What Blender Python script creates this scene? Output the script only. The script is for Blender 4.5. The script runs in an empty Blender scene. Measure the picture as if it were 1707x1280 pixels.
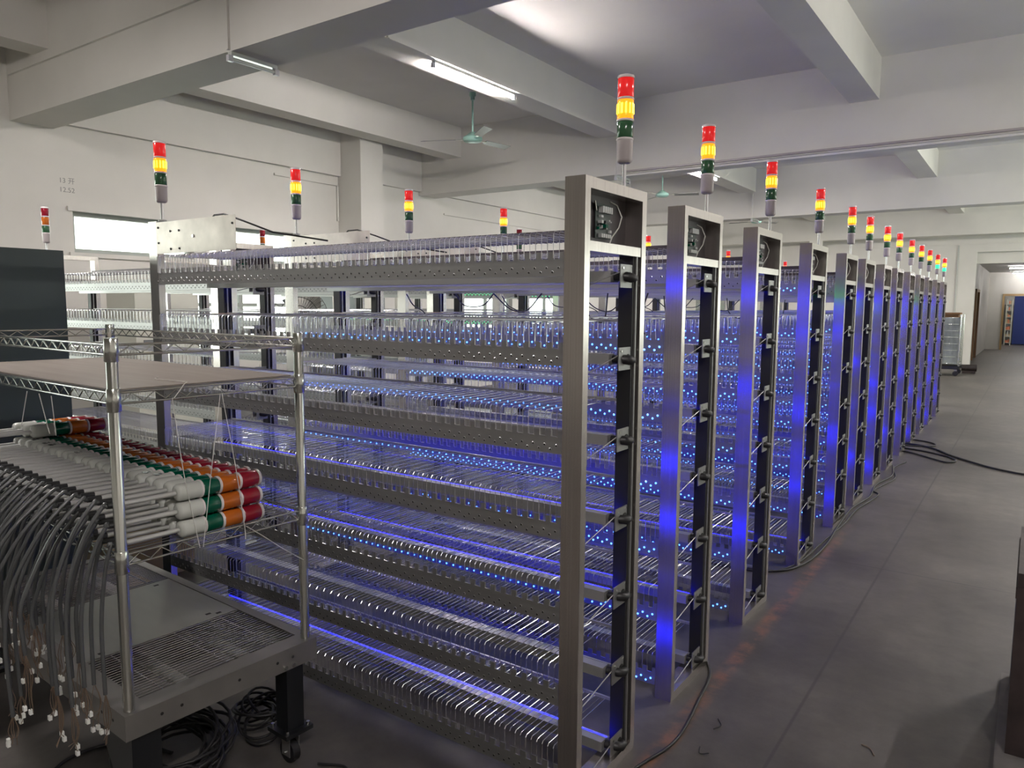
import bpy, math, random
from mathutils import Vector, Matrix
random.seed(7)
scn = bpy.context.scene
COL = scn.collection
PI = math.pi

# ------------------------------------------------------------------ camera
F = 1240.26
yaw, pit, rol = 0.61004231, 0.10487355, 0.00602367
fwd = Vector((-math.sin(yaw)*math.cos(pit), math.cos(yaw)*math.cos(pit), -math.sin(pit)))
rgt = Vector((math.cos(yaw), math.sin(yaw), 0))
upv = rgt.cross(fwd)
r2 = rgt*math.cos(rol) + upv*math.sin(rol)
u2 = -rgt*math.sin(rol) + upv*math.cos(rol)
cam = bpy.data.cameras.new('camera')
cam.sensor_width = 36.0
cam.lens = 36.0*F/1707.0
cam.clip_start = 0.05; cam.clip_end = 200
co = bpy.data.objects.new('camera', cam)
M = Matrix((r2, u2, -fwd)).transposed().to_4x4()
M.translation = Vector((0, 0, 1.6))
co.matrix_world = M
COL.objects.link(co)
scn.camera = co

# ------------------------------------------------------------------ world, exposure
scn.view_settings.view_transform = 'Standard'
scn.view_settings.look = 'None'
scn.view_settings.gamma = 1
scn.view_settings.use_curve_mapping = False
scn.view_settings.exposure = 1.4
W = bpy.data.worlds.new('world'); scn.world = W
W.use_nodes = True
bg = W.node_tree.nodes['Background']
bg.inputs[0].default_value = (0.90, 1.0, 0.90, 1)
# daylight outside: lower half made brighter than the sky to lift the ceiling
_nt = W.node_tree
_tc = _nt.nodes.new('ShaderNodeTexCoord'); _sp = _nt.nodes.new('ShaderNodeSeparateXYZ')
_mr = _nt.nodes.new('ShaderNodeMapRange')
_mr.inputs['From Min'].default_value = -0.35; _mr.inputs['From Max'].default_value = 0.35
_mr.inputs['To Min'].default_value = 4.2; _mr.inputs['To Max'].default_value = 1.7
_nt.links.new(_tc.outputs['Generated'], _sp.inputs[0]); _nt.links.new(_sp.outputs[2], _mr.inputs['Value'])
_nt.links.new(_mr.outputs[0], bg.inputs[1])
scn.cycles.max_bounces = 7
scn.cycles.diffuse_bounces = 4
scn.cycles.glossy_bounces = 3
scn.cycles.transmission_bounces = 4
scn.cycles.sample_clamp_indirect = 4.0
scn.cycles.caustics_reflective = False
scn.cycles.caustics_refractive = False
try:
    scn.cycles.use_denoising = True
except Exception:
    pass

# room numbers
XL, XR, YN, YF, ZC, ZB, ZS = -8.95, 4.6, -6.0, 23.3, 4.53, 3.5, 4.05

def area(name, loc, rot, sx, sy, power, color=(1, 1, 1), portal=False):
    l = bpy.data.lights.new(name, 'AREA'); l.shape = 'RECTANGLE'; l.size = sx; l.size_y = sy
    l.energy = power; l.color = color
    if portal: l.cycles.is_portal = True
    o = bpy.data.objects.new(name, l); o.location = loc; o.rotation_euler = rot
    COL.objects.link(o)
    return o
# daylight enters the left wall windows (sky portals)
WINS = [  # y0, y1, z0, z1 openings in the left wall
    (4.15, 5.62, 2.17, 2.63), (5.95, 7.25, 2.17, 2.63),
    (5.45, 7.25, 0.95, 1.98),
    (11.2, 12.8, 0.95, 2.63), (13.4, 15.0, 0.95, 2.63),
    (-2.0, 0.4, 0.95, 2.63), (1.0, 3.0, 0.95, 2.63)]
for (a, b, c, d) in WINS:
    area('daylight', (XL-0.26, (a+b)/2, (c+d)/2), (0, -PI/2, 0), d-c, b-a, 0.001, portal=True)

WINR = [(a, a+1.9, 1.0, 2.6) for a in (7.2, 11.4, 13.9, 17.6, 20.2)]   # right wall, across the aisle
for (a, b, c, d) in WINR:
    area('daylight', (XR+0.26, (a+b)/2, (c+d)/2), (0, PI/2, 0), d-c, b-a, 0.001, portal=True)

# ------------------------------------------------------------------ materials
MAT = {}
def mat(name, base, rough=0.5, metal=0.0, noise=None, bump=None, emis=None, es=0.0, **kw):
    m = bpy.data.materials.new(name); m.use_nodes = True
    nt = m.node_tree; p = nt.nodes['Principled BSDF']
    p.inputs['Base Color'].default_value = (*base, 1)
    p.inputs['Roughness'].default_value = rough
    p.inputs['Metallic'].default_value = metal
    for k, v in kw.items():
        p.inputs[k.replace('_', ' ')].default_value = v
    if noise or bump:
        tc = nt.nodes.new('ShaderNodeTexCoord'); mp = nt.nodes.new('ShaderNodeMapping')
        nt.links.new(tc.outputs['Object'], mp.inputs[0])
    if noise:
        sc, amt, stretch = noise
        mp.inputs['Scale'].default_value = stretch
        n = nt.nodes.new('ShaderNodeTexNoise'); n.inputs['Scale'].default_value = sc
        n.inputs['Detail'].default_value = 4
        nt.links.new(mp.outputs[0], n.inputs['Vector'])
        mr = nt.nodes.new('ShaderNodeMapRange')
        mr.inputs['From Min'].default_value = 0.3; mr.inputs['From Max'].default_value = 0.7
        mr.inputs['To Min'].default_value = 1-amt; mr.inputs['To Max'].default_value = 1+amt
        nt.links.new(n.outputs['Fac'], mr.inputs['Value'])
        mx = nt.nodes.new('ShaderNodeVectorMath'); mx.operation = 'SCALE'
        mx.inputs[0].default_value = base
        nt.links.new(mr.outputs[0], mx.inputs['Scale'])
        nt.links.new(mx.outputs[0], p.inputs['Base Color'])
    if bump:
        n2 = nt.nodes.new('ShaderNodeTexNoise'); n2.inputs['Scale'].default_value = bump[0]
        nt.links.new(tc.outputs['Object'], n2.inputs['Vector'])
        b = nt.nodes.new('ShaderNodeBump'); b.inputs['Strength'].default_value = bump[1]
        b.inputs['Distance'].default_value = 0.01
        nt.links.new(n2.outputs['Fac'], b.inputs['Height'])
        nt.links.new(b.outputs[0], p.inputs['Normal'])
    if emis:
        p.inputs['Emission Color'].default_value = (*emis, 1)
        p.inputs['Emission Strength'].default_value = es
    MAT[name] = m
    return m
mat('paint', (0.72, 0.71, 0.66), 0.75, noise=(1.2, 0.05, (1, 1, 1)), bump=(6, 0.15))
mat('ceiling_paint', (0.74, 0.73, 0.70), 0.8, noise=(0.7, 0.06, (1, 1, 1)))
mat('steel', (0.58, 0.535, 0.51), 0.25, 0.94, noise=(3, 0.10, (60, 60, 0.6)))
mat('steel_plate', (0.31, 0.31, 0.305), 0.45, 0.75, noise=(2, 0.08, (1, 20, 20)))
mat('cover_steel', (0.62, 0.56, 0.52), 0.34, 0.85, noise=(9, 0.16, (1, 1, 1)))
mat('inner_steel', (0.09, 0.08, 0.085), 0.5, 0.5)
mat('dark_hole', (0.012, 0.012, 0.012), 0.6)
mat('wire', (0.72, 0.72, 0.74), 0.25, 1.0)
mat('chrome', (0.72, 0.74, 0.70), 0.16, 1.0)
mat('gutter', (0.43, 0.43, 0.42), 0.4, 0.6)
mat('rail_dark', (0.10, 0.085, 0.09), 0.5, 0.3)
mat('black_plastic', (0.012, 0.012, 0.014), 0.45)
mat('cable', (0.022, 0.023, 0.024), 0.38)
mat('cable_grey', (0.085, 0.09, 0.092), 0.26)
mat('floor_cable', (0.012, 0.012, 0.013), 0.5)
mat('tube_alu', (0.72, 0.73, 0.71), 0.35, 0.55)
mat('white_plastic', (0.56, 0.585, 0.545), 0.22)
mat('housing', (0.42, 0.38, 0.38), 0.4)
mat('clear_cap', (0.75, 0.70, 0.70), 0.2)
mat('lens_green', (0.0, 0.085, 0.045), 0.14)
mat('lens_orange', (0.48, 0.12, 0.012), 0.14)
mat('lens_red', (0.26, 0.008, 0.022), 0.14)
mat('lit_red', (0.6, 0.01, 0.01), 0.2, emis=(1.0, 0.03, 0.03), es=0.16)
mat('lit_amber', (0.9, 0.3, 0.01), 0.2, emis=(1.0, 0.17, 0.005), es=0.9)
mat('lit_bulb', (0.9, 0.6, 0.1), 0.2, emis=(1.0, 0.55, 0.02), es=2.6)
mat('unlit_green', (0.03, 0.10, 0.045), 0.2)
mat('lit_green', (0.05, 0.6, 0.3), 0.2, emis=(0.03, 0.9, 0.35), es=0.5)
mat('led_blue', (0.05, 0.1, 0.9), 0.3, emis=(0.05, 0.20, 1.0), es=3.4)
mat('led_green', (0.05, 0.8, 0.3), 0.3, emis=(0.04, 1.0, 0.3), es=1.2)
mat('strip_blue', (0.1, 0.1, 0.9), 0.3, emis=(0.003, 0.004, 1.0), es=6.5)
mat('strip_dim', (0.1, 0.1, 0.9), 0.3, emis=(0.004, 0.005, 1.0), es=1.0)
mat('strip_green', (0.1, 0.9, 0.3), 0.3, emis=(0.03, 1.0, 0.25), es=1.5)
mat('tube', (0.95, 0.95, 0.98), 0.3, emis=(1.0, 0.915, 0.89), es=110.0)
mat('tube_soft', (0.95, 0.95, 0.98), 0.3, emis=(1.0, 0.95, 0.95), es=45.0)
mat('batten', (0.6, 0.6, 0.62), 0.4)
mat('fan_green', (0.30, 0.52, 0.45), 0.35)
mat('blade', (0.26, 0.27, 0.26), 0.4, 0.3)
mat('cabinet_dark', (0.055, 0.078, 0.078), 0.45)
mat('board', (0.25, 0.22, 0.19), 0.5, noise=(2.5, 0.09, (1, 10, 1)))
mat('sheet', (0.33, 0.33, 0.31), 0.36, 0.55, noise=(3, 0.05, (1, 6, 1)))
mat('platform', (0.24, 0.23, 0.22), 0.42, 0.6, noise=(5, 0.12, (1, 1, 1)))
mat('leg_black', (0.010, 0.011, 0.013), 0.35)
mat('rod_grey', (0.42, 0.42, 0.42), 0.35, 0.8)
mat('string', (0.68, 0.68, 0.64), 0.8)
mat('wire_brown', (0.16, 0.11, 0.075), 0.5)
mat('connector', (0.82, 0.84, 0.80), 0.4)
mat('pcb', (0.03, 0.045, 0.04), 0.5)
mat('chip', (0.45, 0.46, 0.45), 0.4)
mat('brown_frame', (0.20, 0.105, 0.05), 0.5)
mat('wood_frame', (0.42, 0.29, 0.14), 0.5)
mat('blue_door', (0.025, 0.045, 0.20), 0.45)
mat('door_mark', (0.55, 0.22, 0.16), 0.6)
mat('cardboard', (0.20, 0.11, 0.055), 0.8)
mat('wrap', (0.27, 0.30, 0.28), 0.25, noise=(6, 0.35, (1, 1, 0.3)), bump=(10, 0.8))
mat('rust_box', (0.035, 0.024, 0.022), 0.6, noise=(8, 0.6, (1, 1, 1)))
mat('plinth', (0.17, 0.16, 0.15), 0.8, noise=(8, 0.2, (1, 1, 1)))
mat('win_frame', (0.42, 0.46, 0.42), 0.5)
mat('mark', (0.30, 0.31, 0.29), 0.8)
mat('machine_white', (0.62, 0.63, 0.55), 0.5)
mat('machine_grey', (0.20, 0.22, 0.22), 0.5)
mat('carton', (0.50, 0.38, 0.22), 0.8)
mat('net_black', (0.015, 0.015, 0.015), 0.5)
mat('orange_box', (0.62, 0.20, 0.10), 0.6)
mat('pallet_blue', (0.02, 0.035, 0.09), 0.5)
for k in ('led_blue', 'led_green'):
    MAT[k].cycles.emission_sampling = 'NONE'
g = mat('glass', (1, 1, 1), 0.0)
_p = g.node_tree.nodes['Principled BSDF']
_p.inputs['Transmission Weight'].default_value = 1.0
_p.inputs['IOR'].default_value = 1.02
# floor: worn concrete with a faded orange line and saw-cut joints
def floor_mat():
    m = bpy.data.materials.new('concrete'); m.use_nodes = True
    nt = m.node_tree; p = nt.nodes['Principled BSDF']; N = nt.nodes.new; L = nt.links.new
    tc = N('ShaderNodeTexCoord')
    sep = N('ShaderNodeSeparateXYZ'); L(tc.outputs['Object'], sep.inputs[0])
    n1 = N('ShaderNodeTexNoise'); n1.inputs['Scale'].default_value = 0.9; n1.inputs['Detail'].default_value = 6; n1.inputs['Roughness'].default_value = 0.6
    n2 = N('ShaderNodeTexNoise'); n2.inputs['Scale'].default_value = 7; n2.inputs['Detail'].default_value = 6; n2.inputs['Roughness'].default_value = 0.7
    L(tc.outputs['Object'], n1.inputs['Vector']); L(tc.outputs['Object'], n2.inputs['Vector'])
    cr = N('ShaderNodeValToRGB'); e = cr.color_ramp.elements
    e[0].position = 0.34; e[0].color = (0.052, 0.046, 0.041, 1)
    e[1].position = 0.66; e[1].color = (0.125, 0.115, 0.102, 1)
    L(n1.outputs['Fac'], cr.inputs[0])
    mr = N('ShaderNodeMapRange'); mr.inputs['From Min'].default_value = .3; mr.inputs['From Max'].default_value = .7
    mr.inputs['To Min'].default_value = .78; mr.inputs['To Max'].default_value = 1.18
    L(n2.outputs['Fac'], mr.inputs['Value'])
    sc = N('ShaderNodeVectorMath'); sc.operation = 'SCALE'; L(cr.outputs[0], sc.inputs[0]); L(mr.outputs[0], sc.inputs['Scale'])
    def band(axis, c, w, soft):
        a = N('ShaderNodeMath'); a.operation = 'SUBTRACT'; L(sep.outputs[axis], a.inputs[0]); a.inputs[1].default_value = c
        b = N('ShaderNodeMath'); b.operation = 'ABSOLUTE'; L(a.outputs[0], b.inputs[0])
        r = N('ShaderNodeMapRange'); r.inputs['From Min'].default_value = w; r.inputs['From Max'].default_value = w+soft
        r.inputs['To Min'].default_value = 1; r.inputs['To Max'].default_value = 0
        L(b.outputs[0], r.inputs['Value']); return r.outputs[0]
    def mix(a, fac, colr):
        x = N('ShaderNodeMix'); x.data_type = 'RGBA'; L(fac, x.inputs[0]); L(a, x.inputs[6]); x.inputs[7].default_value = (*colr, 1)
        return x.outputs[2]
    def mul(a, b):
        q = N('ShaderNodeMath'); q.operation = 'MULTIPLY'; L(a, q.inputs[0])
        if isinstance(b, float): q.inputs[1].default_value = b
        else: L(b, q.inputs[1])
        return q.outputs[0]
    c = sc.outputs[0]
    wear = N('ShaderNodeMapRange'); wear.inputs['From Min'].default_value = .42; wear.inputs['From Max'].default_value = .62
    L(n2.outputs['Fac'], wear.inputs['Value'])
    ol = mul(mul(band(0, -1.015, 0.018, 0.03), wear.outputs[0]), mul(band(1, 3.0, 1.8, 1.2), 0.75))
    c = mix(c, ol, (0.27, 0.125, 0.07))
    for (ax, cc) in ((0, -0.672), (1, 4.95), (1, 8.9), (1, 12.9), (0, 3.3)):
        c = mix(c, mul(band(ax, cc, 0.003, 0.006), 0.65), (0.035, 0.033, 0.032))
    L(c, p.inputs['Base Color'])
    rr = N('ShaderNodeMapRange'); rr.inputs['To Min'].default_value = .38; rr.inputs['To Max'].default_value = .62
    L(n1.outputs['Fac'], rr.inputs['Value']); L(rr.outputs[0], p.inputs['Roughness'])
    bp = N('ShaderNodeBump'); bp.inputs['Strength'].default_value = .25; bp.inputs['Distance'].default_value = .004
    L(n2.outputs['Fac'], bp.inputs['Height']); L(bp.outputs[0], p.inputs['Normal'])
    MAT['concrete'] = m
floor_mat()

# ------------------------------------------------------------------ mesh builder
class MB:
    def __init__(s): s.v = []; s.f = []; s.m = []; s.mats = []; s.sm = []
    def mi(s, name):
        if name not in s.mats: s.mats.append(name)
        return s.mats.index(name)
    def add(s, vs, fs, m, smooth=False):
        o = len(s.v); s.v += [tuple(v) for v in vs]; k = s.mi(m)
        for f in fs: s.f.append([i+o for i in f]); s.m.append(k); s.sm.append(smooth)
    def box(s, x0, x1, y0, y1, z0, z1, m):
        s.add([(x0, y0, z0), (x1, y0, z0), (x1, y1, z0), (x0, y1, z0), (x0, y0, z1), (x1, y0, z1), (x1, y1, z1), (x0, y1, z1)],
              [(0, 3, 2, 1), (4, 5, 6, 7), (0, 1, 5, 4), (1, 2, 6, 5), (2, 3, 7, 6), (3, 0, 4, 7)], m)
        return s
    def tube(s, pts, r, m, n=6, caps=True, smooth=True):
        P = [Vector(p) for p in pts]; rings = []
        prev = None
        for i, p in enumerate(P):
            if i == 0: t = P[1]-P[0]
            elif i == len(P)-1: t = P[-1]-P[-2]
            else: t = (P[i+1]-p).normalized()+(p-P[i-1]).normalized()
            if t.length < 1e-9: t = Vector((0, 0, 1))
            t.normalize()
            if prev is None:
                a = Vector((0, 0, 1)) if abs(t.z) < .9 else Vector((1, 0, 0))
                nx = t.cross(a).normalized()
            else:
                nx = (prev-t*prev.dot(t))
                nx = nx.normalized() if nx.length > 1e-6 else t.orthogonal().normalized()
            prev = nx; ny = t.cross(nx)
            rr = r[i] if isinstance(r, (list, tuple)) else r
            rings.append([p+(nx*math.cos(2*PI*k/n)+ny*math.sin(2*PI*k/n))*rr for k in range(n)])
        vs = [v for rg in rings for v in rg]
        fs = [(i*n+k, i*n+(k+1) % n, (i+1)*n+(k+1) % n, (i+1)*n+k) for i in range(len(P)-1) for k in range(n)]
        s.add(vs, fs, m, smooth)
        if caps:
            s.add(rings[0], [tuple(range(n))[::-1]], m); s.add(rings[-1], [tuple(range(n))], m)
        return s
    def cyl(s, p0, p1, r, m, n=16, r1=None, caps=True):
        return s.tube([p0, p1], [r, r if r1 is None else r1], m, n, caps)
    def prism(s, poly, axis, a, b, m):
        # poly in the two other axes, extruded along axis from a to b
        def mk(u, w, t): return {'x': (t, u, w), 'y': (u, t, w), 'z': (u, w, t)}[axis]
        n = len(poly)
        vs = [mk(u, w, a) for u, w in poly]+[mk(u, w, b) for u, w in poly]
        fs = [tuple(range(n)), tuple(range(2*n-1, n-1, -1))]+[(i, n+i, n+(i+1) % n, (i+1) % n) for i in range(n)]
        s.add(vs, fs, m)
        return s
    def mesh(s, name):
        me = bpy.data.meshes.new(name); me.from_pydata(s.v, [], s.f)
        for k in s.mats: me.materials.append(MAT[k])
        me.polygons.foreach_set('material_index', s.m)
        me.polygons.foreach_set('use_smooth', s.sm)
        me.update()
        return me
    def build(s, name, parent=None, loc=None):
        return link(name, s.mesh(name), parent, loc)
def link(name, me, parent=None, loc=None):
    o = bpy.data.objects.new(name, me); COL.objects.link(o)
    if parent is not None: o.parent = parent
    if loc is not None: o.location = loc
    return o
def empty(name, loc=(0, 0, 0), rz=0.0):
    o = bpy.data.objects.new(name, None); o.empty_display_size = 0.1
    o.location = loc; o.rotation_euler = (0, 0, rz); COL.objects.link(o); return o
def tag(o, label, cat, group=None):
    o['label'] = label; o['category'] = cat
    if group: o['group'] = group
    return o
def struct(o): o['kind'] = 'structure'; return o
KIDS = {}
def kids(o): return [c for c in o.children]
def copy_tree(o, parent=None, childmap=None):
    c = o.copy(); COL.objects.link(c); c.parent = parent
    for ch in childmap[o.name]: copy_tree(bpy.data.objects[ch], c, childmap)
    return c
def make_childmap(root):
    mp = {}
    allo = list(bpy.data.objects)
    ch = {}
    for q in allo:
        if q.parent: ch.setdefault(q.parent.name, []).append(q.name)
    def rec(n):
        mp[n] = ch.get(n, [])
        for k in mp[n]: rec(k)
    rec(root.name)
    return mp

# ------------------------------------------------------------------ room shell
b = MB(); b.box(XL-.3, XR+.3, YN-.3, 36.2, -.15, 0, 'concrete'); struct(b.build('floor'))
b = MB(); b.box(-1.3, 3.2, 36.2, 41.5, -.15, 0, 'concrete'); struct(b.build('floor'))
b = MB(); b.box(XL-.3, XR+.3, YN-.3, YF+.3, ZC, ZC+.15, 'ceiling_paint')
struct(b.build('ceiling'))
# left wall with window openings
def wall_with_openings(name, y0, y1, z0, z1, x0, x1, opens):
    b = MB(); ys = sorted({y0, y1, *[o[0] for o in opens], *[o[1] for o in opens]})
    for ya, yb in zip(ys[:-1], ys[1:]):
        zz = sorted([(o[2], o[3]) for o in opens if o[0] <= ya+1e-6 and o[1] >= yb-1e-6])
        z = z0
        for (c, d) in zz:
            b.box(x0, x1, ya, yb, z, c, 'paint'); z = d
        b.box(x0, x1, ya, yb, z, z1, 'paint')
    return struct(b.build(name))
wall_with_openings('wall_left', YN, YF, 0, ZC, XL-.24, XL, WINS)
wall_with_openings('wall_right', YN, YF, 0, ZC, XR, XR+.24, WINR)
b = MB(); b.box(XL-.2, XR+.2, YN-.2, YN, 0, ZC, 'paint'); struct(b.build('wall_near'))
# far wall with the recessed corridor opening
b = MB()
b.box(XL-.2, -1.35, YF, YF+.25, 0, ZC, 'paint')
b.box(-1.35, XR+.2, YF, YF+.25, 3.08, ZC, 'paint')
b.box(-1.35, XR+.2, YF+.13, YF+.25, 2.78, 3.08, 'paint')
b.box(2.6, XR+.2, YF, YF+.25, 0, 3.08, 'paint')
struct(b.build('wall_far'))
# corridor
b = MB(); b.box(-1.75, -1.55, YF+.25, 27.0, 0, 3.0, 'paint'); b.box(-1.75, -1.55, 28.6, 35.0, 0, 3.0, 'paint'); b.box(-1.75, -1.55, 27.0, 28.6, 2.12, 3.0, 'paint')
b.box(-2.6, -2.5, 26.5, 29.1, 0, 3.0, 'paint')
struct(b.build('wall_corridor_left'))
b = MB(); b.box(2.5, 2.7, YF+.25, 35.0, 0, 3.0, 'paint'); struct(b.build('wall_corridor_right'))
b = MB(); b.box(-1.75, -1.02, 34.9, 35.05, 0, 3.05, 'paint'); b.box(-1.02, 2.7, 34.9, 35.05, 2.1, 3.05, 'paint'); b.box(1.0, 2.7, 34.9, 35.05, 0, 2.1, 'paint'); struct(b.build('wall_corridor_end'))
b = MB(); b.box(-1.75, 2.7, YF+.25, 35.05, 3.0, 3.1, 'ceiling_paint'); struct(b.build('ceiling'))
b = MB(); b.box(-1.3, 3.2, 41.2, 41.3, 0, 3.0, 'paint'); b.box(-1.3, -1.2, 35.05, 41.2, 0, 3, 'paint'); b.box(3.1, 3.2, 35.05, 41.2, 0, 3, 'paint'); b.box(-1.3, 3.2, 35.05, 41.3, 3.0, 3.1, 'paint'); struct(b.build('wall_back_room'))
# beams
n = 1
def trim(*boxes):
    global n
    b = MB()
    for q in boxes: b.box(*q, 'paint')
    o = struct(b.build('trim_%d' % n)); n += 1
    return o
for (ya, yb) in ((-2.75, -2.32), (3.57, 4.0), (9.93, 10.36), (16.28, 16.70), (22.78, YF)):
    trim((XL, XR, ya, yb, ZB, ZC))
YB = [-6.0, -2.75, -2.32, 3.57, 4.0, 9.93, 10.36, 16.28, 16.7, 22.78]
for (xa, xb) in ((-8.32, -8.0), (-5.42, -5.06), (-2.0, -1.67), (1.47, 1.80)):
    trim(*[(xa, xb, YB[i], YB[i+1], ZS, ZC) for i in range(0, len(YB), 2)])
trim((XL, XL+.07, 4.0, 9.93, 3.56, ZC)); trim((XL, XL+.07, 10.36, 16.28, 3.56, ZC))
trim((XL, -8.45, 8.08, 8.55, 0, ZC)); trim((XL, -8.45, 14.9, 15.35, 0, ZC)); trim((-5.45, -5.1, 22.7, 22.78, 0, ZB))
# ledge line on far wall and pipe
trim((-4.6, XR, YF-.02, YF, 3.28, 3.31))
# windows
for i, (y0, y1, z0, z1) in enumerate(WINS):
    root = MB(); t = .05
    X0, X1 = XL-.16, XL-.08
    root.box(X0, X1, y0, y1, z0, z0+t, 'win_frame'); root.box(X0, X1, y0, y1, z1-t, z1, 'win_frame')
    root.box(X0, X1, y0, y0+t, z0+t, z1-t, 'win_frame'); root.box(X0, X1, y1-t, y1, z0+t, z1-t, 'win_frame')
    if z1-z0 > .6:
        ym = (y0+y1)/2; root.box(X0, X1, ym-.03, ym+.03, z0+t, z1-t, 'win_frame')
        zm = z0+(z1-z0)*.62; root.box(X0, X1, y0+t, ym-.03, zm-.025, zm+.025, 'win_frame'); root.box(X0, X1, ym+.03, y1-t, zm-.025, zm+.025, 'win_frame')
    w = struct(root.build('window_%d' % (i+1)))
    MB().box(XL-.125, XL-.12, y0+t, y1-t, z0+t, z1-t, 'glass').build('pane', w)
    MB().box(XL-.01, XL+.03, y0-.06, y1+.06, z0-.05, z0, 'paint').build('sill', w)
    MB().box(XL-.01, XL+.03, y0-.06, y1+.06, z1, z1+.05, 'paint').build('lintel_strip', w)
for i, (y0, y1, z0, z1) in enumerate(WINR):
    b = MB(); X0, X1 = XR+.08, XR+.14; t = .05; ym = (y0+y1)/2
    b.box(X0, X1, y0, y1, z0, z0+t, 'win_frame').box(X0, X1, y0, y1, z1-t, z1, 'win_frame').box(X0, X1, y0, y0+t, z0+t, z1-t, 'win_frame').box(X0, X1, y1-t, y1, z0+t, z1-t, 'win_frame').box(X0, X1, ym-.03, ym+.03, z0+t, z1-t, 'win_frame')
    struct(b.build('window_%d' % (len(WINS)+i+1)))
# corridor doors
d = struct(MB().box(-1.56, -1.5, 27.0, 27.09, 0, 2.2, 'brown_frame').box(-1.56, -1.5, 28.51, 28.6, 0, 2.2, 'brown_frame').box(-1.56, -1.5, 27.0, 28.6, 2.12, 2.2, 'wood_frame').build('door_1'))
MB().box(-1.72, -1.67, 27.09, 28.51, 0, 2.12, 'brown_frame').build('door_leaf', d)
d = struct(MB().box(-1.07, -1.0, 34.84, 34.9, 0, 2.17, 'wood_frame').box(1.0, 1.07, 34.84, 34.9, 0, 2.17, 'wood_frame').box(-1.0, 1.0, 34.84, 34.9, 2.09, 2.17, 'wood_frame').build('door_2'))
t = tag(empty('sliding_door', (0, 40.2, 0)), 'blue door leaf beyond the corridor doorway with a red and white notice', 'door')
MB().box(-.78, 1.6, 0, .06, 0.02, 2.15, 'blue_door').build('leaf', t)
MB().box(-.36, -.2, -.01, 0, 1.45, 1.7, 'door_mark').box(-.33, -.24, -.01, 0, 1.15, 1.36, 'door_mark').build('notice', t)
t = tag(empty('storage_shelf', (-.92, 39.2, 0)), 'pale shelf stacked with small goods just inside the corridor doorway', 'shelf')
MB().box(-.13, -.1, 0, .4, 0.001, 2.0, 'machine_white').box(.08, .11, 0, .4, 0.001, 2.0, 'machine_white').build('upright', t)
for k in range(7): MB().box(-.1, .08, 0, .4, .1+k*.28, .12+k*.28, 'machine_white').build('shelf_board', t)
bb = MB(); random.seed(3)
for k in range(7):
    for j in range(3): bb.box(-.09+j*.055, -.045+j*.055, .02, .1, .12+k*.28, .12+k*.28+random.uniform(.08, .22), random.choice(['carton', 'white_plastic', 'orange_box']))
o = bb.build('goods', t); o['kind'] = 'stuff'

# ------------------------------------------------------------------ ceiling lamps
def tube_lamp(loc, rz, length, lit, label, power=0, tm='tube'):
    t = tag(empty('tube_lamp', loc, rz), label, 'lamp', 'ceiling tube lamps')
    MB().box(-.022, .022, -length/2, length/2, .018, .045, 'white_plastic').build('batten', t)
    for s in (-1, 1):
        MB().box(-.016, .016, s*length/2-.02, s*length/2+.02, -.028, .018, 'batten').build('lamp_holder', t)
    MB().cyl((0, -length/2+.021, -.005), (0, length/2-.021, -.005), .0145, tm if lit else 'white_plastic', 12).build('tube', t)
    if power:
        a = area('tube_light', (0, 0, -.03), (0, 0, 0), .05, length*.95, power, (1.0, 0.93, 0.90)); a.parent = t
    return t
ZT = ZS-.046
tube_lamp((-5.12, 6.62, ZT), 0, 1.42, True, 'lit tube lamp under the ceiling beam left of the nearest ceiling fan', 46)
tube_lamp((-5.12, 13.4, ZT), 0, 1.3, True, 'lit tube lamp showing between the second and third tower lights, beyond the second cross beam', 46)
tube_lamp((-5.12, 19.6, ZT), 0, 1.3, True, 'tube lamp added for room fill, farthest down the middle ceiling beam', 46)  # added for fill light in the far bay
tube_lamp((-5.12, 0.6, ZT), 0, 1.3, True, 'tube lamp added for room fill on the middle beam before the nearest cross beam', 46)  # out-of-view lamp added to fill the near bay
for k, y in enumerate((-1.0, 6.8, 13.3, 19.6)):  # unseen aisle lamps, added as room fill
    tube_lamp((1.63, y, ZT), 0, 1.3, True, ('unseen fill tube lamp added over the aisle behind the viewer', 'unseen fill tube lamp added over the aisle beside the nearest racks', 'unseen fill tube lamp added over the middle of the aisle', 'unseen fill tube lamp added over the aisle before the corridor')[k], 38)
for k, (y, lab) in enumerate(((3.78, 'unlit short tube lamp under the nearest cross beam, upper left'), (10.14, 'unlit short tube lamp under the second cross beam, above the nearest rack'), (16.49, 'unlit short tube lamp under the third cross beam'))):
    tube_lamp((-5.12, y, ZB-.046), 0, .42, False, lab)
for k, (x, y) in enumerate(((-.50, 29.85), (-.50, 34.1))):
    tube_lamp((x+.3, y, 2.93), PI/2, 1.2, True, ('lit tube lamp on the corridor ceiling, nearer one', 'lit tube lamp on the corridor ceiling, farther one')[k], 0, 'tube_soft')

tube_lamp((.6, 38.4, 2.93), PI/2, 1.2, True, 'tube lamp added in the back room to light the blue door', 14, 'tube_soft')  # extra lamp put in to brighten the blue door
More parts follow.
